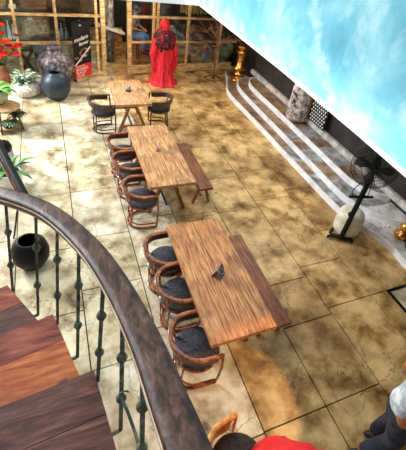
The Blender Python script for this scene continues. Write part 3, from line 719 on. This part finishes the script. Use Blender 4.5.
bottle(.22, .88, .30, SPECK, 'speckled stone bottle left of the banner')
GREYV = mat('grey_stone', [(.4, (.10, .10, .11)), (.6, (.38, .38, .40))], ns=8, rough=.6)
b = MB(); b.lathe((0, 0, 0), [(0, 0), (.10, 0), (.20, .08), (.24, .16), (.22, .17), (0, .08)], 24, cap=False)
tag(b.build('grey_bowl', mat('bowl_glaze', (.30, .38, .42), rough=.4), loc=lplace(-.24, .55, .45)), 'blue grey bowl on a low stand behind the urn', 'bowl')
b = MB(); b.box((0, 0, .22), (.36, .3, .44)); on_l(tag(b.build('low_stand', GREYV, loc=lplace(-.24, .55, 0)), 'low grey stand under the blue grey bowl', 'stand'))
t = thing('folding_stool', 'dark crossed leg stool behind the left lattice', 'stool', lplace(-.62, .45, 0), LA)
b = MB(); b.box((0, 0, .62), (.36, .26, .04)); b.build('seat', BENTD, t)
for y in (-.1, .1):
    for s in (-1, 1):
        b = MB(); b.bar((s*.16, y, 0), (-s*.16, y+.015*s, .6), .035, .02, up=V((0, 1, 0))); b.build('leg', BENTD, t)
# hanging items
HANG = mat('brown_cloth', [(.4, (.08, .04, .025)), (.6, (.28, .17, .11))], ns=6, rough=.8)
b = MB(); b.lathe((0, 0, 0), [(.02, .5), (.12, .42), (.16, .2), (.14, 0), (.0, .0)], 20, fn=lambda a, z: 1+.1*math.sin(a*6), cap=False)
tag(b.build('hanging_garment', HANG, loc=lplace(1.0, .45, 1.62)), 'brown cloth hanging above the banner behind the lattice', 'cloth')
# passage: pillar, ledge, wood panel, low ledge
PIL = mat('tree_bark', [(.36, (.04, .04, .04)), (.5, (.20, .20, .20)), (.64, (.5, .5, .5))], sc3=(1, 1, .5), ns=12, rough=.9, bump=.6)
b = MB(); b.lathe((0, 0, 0), [(.17, 0), (.16, 1.1), (.15, 2.43)], 24, fn=lambda a, z: 1+.08*math.sin(a*7+z*3))
tag(b.build('bark_pillar', PIL, loc=lplace(1.70, 1.15, 0)), 'rough grey tree trunk pillar through the open doorway', 'pillar')
b = MB(); b.bar(lplace(1.30, .95, 1.14), lplace(2.10, .99, .90), .34, .06, up=V((0, 0, 1))); 
tag(b.build('white_ledge', MARB), 'sloping white stone ledge behind the open doorway', 'ledge')
GLOWW = wood('honey_panel', (.14, .05, .02), (.38, .18, .06), (.62, .36, .14), 0, st=5)
b = MB(); b.box((0, 0, .45), (.95, .05, .9)); on_l(tag(b.build('wood_counter', GLOWW, loc=lplace(1.72, 1.48, 0)), 'brown wooden counter front seen through the open doorway', 'counter'))
# right part
BAMB = wood('bamboo', (.22, .11, .03), (.52, .32, .11), (.72, .52, .24), 2, st=10)
t = thing('bamboo_blind', 'bamboo blind with a row of yellow beads above the lattice', 'blind', lplace(4.25, .35, 1.62), LA)
b = MB()
for i in range(16): b.bar((-.6+i*.08, 0, .05), (-.6+i*.08, 0, .70), .05, .02, up=V((0, 1, 0)))
b.build('slats', BAMB, t)
b = MB()
for i in range(9): b.ball((-.45+i*.125, -.03, .05), .028, 8)
b.build('beads', mat('amber', (.85, .45, .04), rough=.4), t)
b = MB(); b.lathe((0, 0, 0), [(0, 0), (.12, 0), (.10, .06), (.08, .10), (.20, .20), (.27, .38), (.285, .55), (.27, .62), (.25, .62), (.24, .4), (0, .3)], 28, cap=False)
tag(b.build('large_vase', mat('olive_glaze', [(.4, (.32, .31, .22)), (.6, (.62, .60, .46))], ns=5, rough=.4), loc=(5.25, 11.28+.35, .1)), 'large olive grey vase behind the lattice near the brass stand', 'vase')
for s, z, lab, sx, m in ((2.95, .84, 'grey stone carving behind the lattice, just right of the mannequin', .13, GREYV), (3.45, .84, 'tall grey stone carving behind the lattice, left of the dry tree', .15, GREYV), (4.15, .84, 'round brown carving on the shelf behind the dry tree', .16, HANG), (3.35, 0, 'dark floor carving behind the lattice, left of the dry tree', .2, HANG), (4.05, 0, 'pink brown round jar on the ground behind the dry tree', .15, TERRA)):
    b = MB(); b.lathe((0, 0, 0), [(0, 0), (sx, 0), (sx*1.1, sx*.6), (sx*.7, sx*1.4), (sx*.8, sx*2.0), (sx*.5, sx*2.7), (0, sx*2.9)], 18, fn=lambda a, z: 1+.12*math.sin(a*3+z*20), cap=False)
    tag(b.build('carving' if z or sx > .18 else 'round_jar', m, loc=lplace(s, .48, z)), lab, 'carving' if z or sx > .18 else 'jar')
t = thing('painted_bird', 'white and blue figure with a pink head behind the dry tree', 'figurine', lplace(4.72, .55, 0), LA)
b = MB(); b.lathe((0, 0, 0), [(0, 0), (.09, 0), (.14, .15), (.12, .40), (.06, .6), (0, .64)], 18, cap=False); b.build('body', mat('pale_blue', [(.45, (.25, .45, .62)), (.55, (.8, .82, .85))], ns=6, rough=.4), t)
b = MB(); b.ball((0, -.02, .52), .085, 12); b.build('head', mat('pink', (.8, .25, .25), rough=.5), t)
b = MB(); b.bar((-.22, -.05, .82), (.38, .05, .30), .05, .10, up=V((0, 0, 1))); b.build('tail', MARB, t)
# ------------------------------------------------------------------ people
SKIN = mat('skin', (.50, .16, .06), rough=.5); HAIR = mat('hair', (.012, .009, .008), rough=.5)
def skin(name, chains, m, parent, subs=2, root=0):
    """one continuous skinned surface; chains: list of lists of (x,y,z,r[,r2]); first point of later chains is (index,) of an earlier vertex"""
    vs, es, rs = [], [], []
    for ch in chains:
        prev = None
        for p in ch:
            if isinstance(p, int): prev = p; continue
            vs.append(p[:3]); rs.append((p[3], p[4] if len(p) > 4 else p[3])); i = len(vs)-1
            if prev is not None: es.append((prev, i))
            prev = i
    me = bpy.data.meshes.new(name); g = bmesh.new(); lay = g.verts.layers.skin.verify(); bv = []
    for i, p in enumerate(vs):
        v = g.verts.new(p); v[lay].radius = rs[i]; v[lay].use_root = i == root; bv.append(v)
    for a, c in es: g.edges.new((bv[a], bv[c]))
    g.to_mesh(me); g.free()
    me.materials.append(m)
    o = bpy.data.objects.new(name, me); COL.objects.link(o); o.parent = parent
    s = o.modifiers.new('skin', 'SKIN'); s.use_smooth_shade = True
    u = o.modifiers.new('sub', 'SUBSURF'); u.levels = u.render_levels = subs
    return o
def lerp(a, b_, t): return tuple(a[i]+(b_[i]-a[i])*t for i in range(3))
def person(label, loc, rz, J, cm, sleeve=.55, bulk=1.0, tights=None, skinm=SKIN, hair_long=False, shoes=None):
    """J: dict of joints in local space (facing -Y): pelvis, chest, neck, head, and per side shoulder/elbow/wrist, hip/knee/ankle/toe"""
    t = thing('person', label, 'person', loc, rz)
    P = J
    ch = []
    # body: pelvis 0, waist 1, chest 2, upper chest 3, neck 4, head base 5, head mid 6, head top 7
    w = lerp(P['pelvis'], P['chest'], .45)
    n = V(P['neck']); hd = V(P['head']); d = (hd-n).normalized()
    ch.append([(*P['pelvis'], .12, .10), (*w, .11, .09), (*P['chest'], .13, .10), (*lerp(P['chest'], P['neck'], .7), .09, .07), (*n, .05), (*(n+d*.07), .052), (*(n+d*.13), .075, .088), (*(n+d*.20), .078, .09), (*(n+d*.25), .06, .07)])
    k = 9
    for s in ('l', 'r'):
        S, E, W = P['sh'+s], P['el'+s], P['wr'+s]
        ch.append([3, (*S, .052), (*lerp(S, E, .5), .043), (*E, .036), (*lerp(E, W, .45), .034), (*W, .024)]); k += 5
        wi = k-1; hv = (V(W)-V(E)).normalized(); side = hv.cross(V((0, 0, 1)))
        side = side.normalized() if side.length > .01 else V((1, 0, 0))
        dn = hv.cross(side)
        palm = V(W)+hv*.05
        ch.append([wi, (*palm, .026, .016)]); k += 1; pi_ = k-1
        for f, (off, L_) in enumerate(((-.028, .062), (-.010, .075), (.009, .070), (.027, .055))):
            a = palm+hv*.03+side*off; m_ = a+hv*L_*.5+dn*.008; e_ = a+hv*L_*.9+dn*.03
            ch.append([pi_, (*a, .009), (*m_, .008), (*e_, .007)]); k += 3
        a = V(W)+hv*.02-side*.03; ch.append([wi, (*a, .010), (*(a+hv*.03-side*.02), .009), (*(a+hv*.055-side*.022), .008)]); k += 3
    for s in ('l', 'r'):
        Hh, K, A, T = P['hip'+s], P['kn'+s], P['an'+s], P['toe'+s]
        ch.append([0, (*Hh, .085), (*lerp(Hh, K, .5), .07), (*K, .052), (*lerp(K, A, .35), .052), (*A, .034), (*T, .03, .02)]); k += 6
    skin('body', ch, skinm, t)
    # clothes
    c = [[(P['pelvis'][0], P['pelvis'][1], P['pelvis'][2]-.07, .155*bulk, .14*bulk), (*P['pelvis'], .16*bulk, .14), (*w, .135*bulk, .115), (*P['chest'], .155*bulk, .12), (*lerp(P['chest'], P['neck'], .75), .10*bulk, .08), (*lerp(P['chest'], P['neck'], .93), .062)]]
    for s in ('l', 'r'):
        S, E = P['sh'+s], P['el'+s]; c.append([4, (*S, .07), (*lerp(S, E, sleeve*.6), .066), (*lerp(S, E, sleeve), .064)])
    skin('shirt', c, cm[0], t)
    c = [[(P['pelvis'][0], P['pelvis'][1], P['pelvis'][2]+.03, .14, .12), (P['pelvis'][0], P['pelvis'][1], P['pelvis'][2]-.06, .135, .12)]]
    for s in ('l', 'r'):
        Hh, K, A = P['hip'+s], P['kn'+s], P['an'+s]; c.append([1, (*Hh, .125), (*lerp(Hh, K, .5), .108), (*K, .092), (*lerp(K, A, .5), .082), (*lerp(K, A, .93), .072)])
    skin('trousers', c, cm[1], t)
    for s in ('l', 'r'):
        A, T = V(P['an'+s]), V(P['toe'+s]); b = MB(); dd = (T-A); dd.z = 0; dd.normalize(); ang = math.atan2(dd.y, dd.x)
        b.ball((A.x+dd.x*.07, A.y+dd.y*.07, A.z-.045), (.145, .052, .052), 16, Matrix.Rotation(ang, 3, 'Z')); b.build('shoe', cm[2], t)
    # face and hair
    hc = n+d*.175; fw = V((0, -1, 0)); fw = (fw-d*fw.dot(d)).normalized(); rt = fw.cross(d)
    Mh = Matrix((rt, -fw, d)).transposed()
    b = MB(); b.ball(hc-fw*.022+d*.025, (.092, .105, .115), 20, Mh)
    if hair_long: b.ball(hc-fw*.06-d*.08, (.09, .05, .16), 16, Mh)
    b.build('hair', HAIR, t)
    b = MB()
    for s in (-1, 1): b.ball(hc+fw*.088+rt*s*.032+d*.005, (.012, .008, .007), 8, Mh)
    b.build('eyes', BLACK, t)
    b = MB(); b.ball(hc+fw*.098-d*.02, (.012, .016, .022), 8, Mh)
    for s in (-1, 1): b.ball(hc+rt*s*.085-d*.01, (.012, .02, .03), 8, Mh)
    b.build('nose_and_ears', skinm, t)
    b = MB(); b.ball(hc+fw*.088-d*.055, (.025, .008, .007), 8, Mh); b.build('mouth', mat('lips', (.35, .08, .06), rough=.5), t)
    return t
TSH = mat('pale_tshirt', [(.40, (.42, .50, .56)), (.5, (.72, .78, .82)), (.62, (.88, .92, .94))], ns=9, rough=.8)
NAVY = mat('navy_trousers', [(.4, (.010, .014, .024)), (.6, (.035, .045, .07))], ns=12, rough=.8)
SHOE = mat('shoe_dark', (.03, .035, .045), rough=.5)
walk = dict(pelvis=(0, 0, .93), chest=(0, -.02, 1.25), neck=(0, -.02, 1.47), head=(0, -.06, 1.68), shl=(.19, -.01, 1.40), ell=(.25, .03, 1.12), wrl=(.20, -.17, 1.0),
            shr=(-.19, 0, 1.40), elr=(-.26, .08, 1.13), wrr=(-.17, -.15, 1.06), hipl=(.09, 0, .86), knl=(.10, -.10, .49), anl=(.10, -.02, .09), toel=(.11, -.16, .04),
            hipr=(-.09, 0, .86), knr=(-.12, -.06, .48), anr=(-.12, .13, .10), toer=(-.13, 0.0, .04))
person('person in pale T-shirt and dark trousers walking, cut by the right bottom corner', (2.53, .665, 0), .95, walk, (TSH, NAVY, SHOE))
REDS = mat('red_shirt', [(.4, (.70, .004, .01)), (.6, (.88, .02, .03))], ns=4, rough=.65)
lean = dict(pelvis=(0, .0, .52), chest=(0, -.16, .87), neck=(0, -.36, 1.02), head=(0, -.54, 1.08), shl=(.20, -.24, 1.0), ell=(.36, -.36, .86), wrl=(.2, -.68, .80),
            shr=(-.20, -.24, 1.0), elr=(-.36, -.36, .86), wrr=(-.15, -.66, .80), hipl=(.10, -.03, .48), knl=(.14, -.42, .50), anl=(.14, -.40, .09), toel=(.14, -.53, .04),
            hipr=(-.10, -.03, .48), knr=(-.14, -.42, .50), anr=(-.14, -.38, .09), toer=(-.14, -.5, .04))
person('person in red shirt seated leaning forward at the bottom edge', (1.34, .80, .04), .0, lean, (REDS, NAVY, SHOE), sleeve=.8, bulk=1.6)
GREYT = mat('grey_top', [(.4, (.14, .14, .14)), (.6, (.42, .40, .38))], ns=12, rough=.8); JEAN = mat('blue_jeans', (.10, .30, .62), rough=.8)
sit = dict(pelvis=(0, .05, .60), chest=(0, 0, .92), neck=(0, -.02, 1.13), head=(0, -.06, 1.33), shl=(.17, 0, 1.07), ell=(.22, -.05, .82), wrl=(.10, -.27, .78),
           shr=(-.17, 0, 1.07), elr=(-.22, -.05, .82), wrr=(-.10, -.27, .78), hipl=(.09, .02, .57), knl=(.11, -.38, .60), anl=(.11, -.36, .19), toel=(.11, -.48, .14),
           hipr=(-.09, .02, .57), knr=(-.11, -.38, .60), anr=(-.11, -.36, .19), toer=(-.11, -.48, .14))
pp = lplace(2.42, .95, .27)
person('person with dark hair and blue jeans seated behind the lattice glass', pp, .9, sit, (GREYT, JEAN, SHOE), hair_long=True, skinm=mat('skin_light', (.6, .32, .2), rough=.5))
t = thing('high_stool', 'dark stool under the seated person behind the lattice', 'stool', (pp.x-.03, pp.y+.05, 0))
b = MB(); b.box((0, 0, .70), (.36, .36, .05), bev=.01); b.build('seat', BLACK, t)
for sx in (-1, 1):
    for sy in (-1, 1):
        b = MB(); b.bar((sx*.17, sy*.17, 0), (sx*.14, sy*.14, .68), .025, .025, up=V((0, 1, 0))); b.build('leg', BLACKM, t)

# ------------------------------------------------------------------ light
def area(name, loc, tgt, size, power, col, sy=None, spread=PI):
    l = bpy.data.lights.new(name, 'AREA'); l.energy = power; l.color = col; l.size = size; l.spread = spread
    if sy: l.shape = 'RECTANGLE'; l.size_y = sy
    o = bpy.data.objects.new(name, l); COL.objects.link(o); o.location = loc
    o.rotation_euler = (V(tgt)-V(loc)).to_track_quat('-Z', 'Y').to_euler(); return o
def point(name, loc, power, col, r_=.1):
    l = bpy.data.lights.new(name, 'POINT'); l.energy = power; l.color = col; l.shadow_soft_size = r_
    o = bpy.data.objects.new(name, l); COL.objects.link(o); o.location = loc; return o
area('skylight', (.3, 4.5, 6.5), (.8, 4.8, 0), 3.0, 190, (1, .97, .92), 7)
area('left_daylight', (-4.0, 9.0, 3.4), (-.4, 7.0, 0), 1.4, 800, (.93, .97, 1), 2.2)
def edge_fill(y0, y1, x0, x1, power):  # added strip light without a fixture, whitens the wall's lower edge
    a, c = V((x0-.34, y0, 2.33)), V((x1-.34, y1, 2.33)); ln = (c-a).normalized(); dr = V((.52, 0, .30)).normalized()
    o = area('added_edge_fill', (a+c)/2, (a+c)/2+dr, .08, power, (.97, 1, 1), (c-a).length)
    z = -(dr-ln*dr.dot(ln)).normalized(); x = ln.cross(z); m = Matrix((x, ln, z)).transposed().to_4x4(); m.translation = (a+c)/2; o.matrix_world = m
edge_fill(1.0, 5.1, 3.08, 3.30, 13); edge_fill(5.1, 9.2, 3.30, 3.36, 13)
def spot(name, loc, tgt, power, col, ang, blend=.6, r_=.03):
    l = bpy.data.lights.new(name, 'SPOT'); l.energy = power; l.color = col; l.spot_size = math.radians(ang); l.spot_blend = blend; l.shadow_soft_size = r_
    o = bpy.data.objects.new(name, l); COL.objects.link(o); o.location = loc; o.rotation_euler = (V(tgt)-V(loc)).to_track_quat('-Z', 'Y').to_euler()
spot('warm_downlight', (2.9, 1.0, 2.3), (1.22, 1.50, 0), 130, (1, .55, .2), 34, .25)
point('shop_lamp_left', (-.4, 12.2, 2.2), 16, (1, .88, .7), .15)
point('doorway_fill', (2.1, 11.35, 2.25), 22, (1, .8, .55), .15)  # unseen fill added to brighten the seated person behind the glass
point('shop_lamp_right', (4.1, 12.3, 2.2), 14, (1, .8, .6), .15)
point('terrace_lamp', (4.3, 8.2, 2.25), 40, (1, .80, .6), .12)
point('terrace_lamp_near', (4.0, 4.8, 2.25), 34, (.95, .97, 1), .15)
point('lattice_lamp', (1.6, 9.8, 2.2), 45, (1, .85, .65), .2)
point('lattice_lamp_left', (-1.2, 9.6, 2.2), 30, (1, .92, .8), .2)
w = bpy.data.worlds.new('world'); sc.world = w; w.use_nodes = True
w.node_tree.nodes['Background'].inputs[0].default_value = (.92, .95, 1, 1); w.node_tree.nodes['Background'].inputs[1].default_value = .27

# ------------------------------------------------------------------ camera
cam = bpy.data.cameras.new('camera'); co = bpy.data.objects.new('camera', cam); COL.objects.link(co)
pitch, roll, yaw = [math.radians(a) for a in (34.757103, 10.16296991, 28.08961727)]
fwd = V((math.sin(yaw)*math.cos(pitch), math.cos(yaw)*math.cos(pitch), -math.sin(pitch)))
right = V((math.cos(yaw), -math.sin(yaw), 0)); up = right.cross(fwd)
r_ = right*math.cos(roll)+up*math.sin(roll); u_ = -right*math.sin(roll)+up*math.cos(roll)
M = Matrix((r_, u_, -fwd)).transposed().to_4x4(); M.translation = V((0, 0, 4.25)); co.matrix_world = M
cam.sensor_fit = 'HORIZONTAL'; cam.sensor_width = 36; cam.lens = 36*375.61354/406
cam.shift_x = -24.0666/406; cam.shift_y = -47.349/406; cam.clip_start = .05
sc.camera = co
sc.view_settings.view_transform = 'Standard'; sc.view_settings.look = 'None'; sc.view_settings.gamma = 1; sc.view_settings.use_curve_mapping = False
sc.view_settings.exposure = 0.17
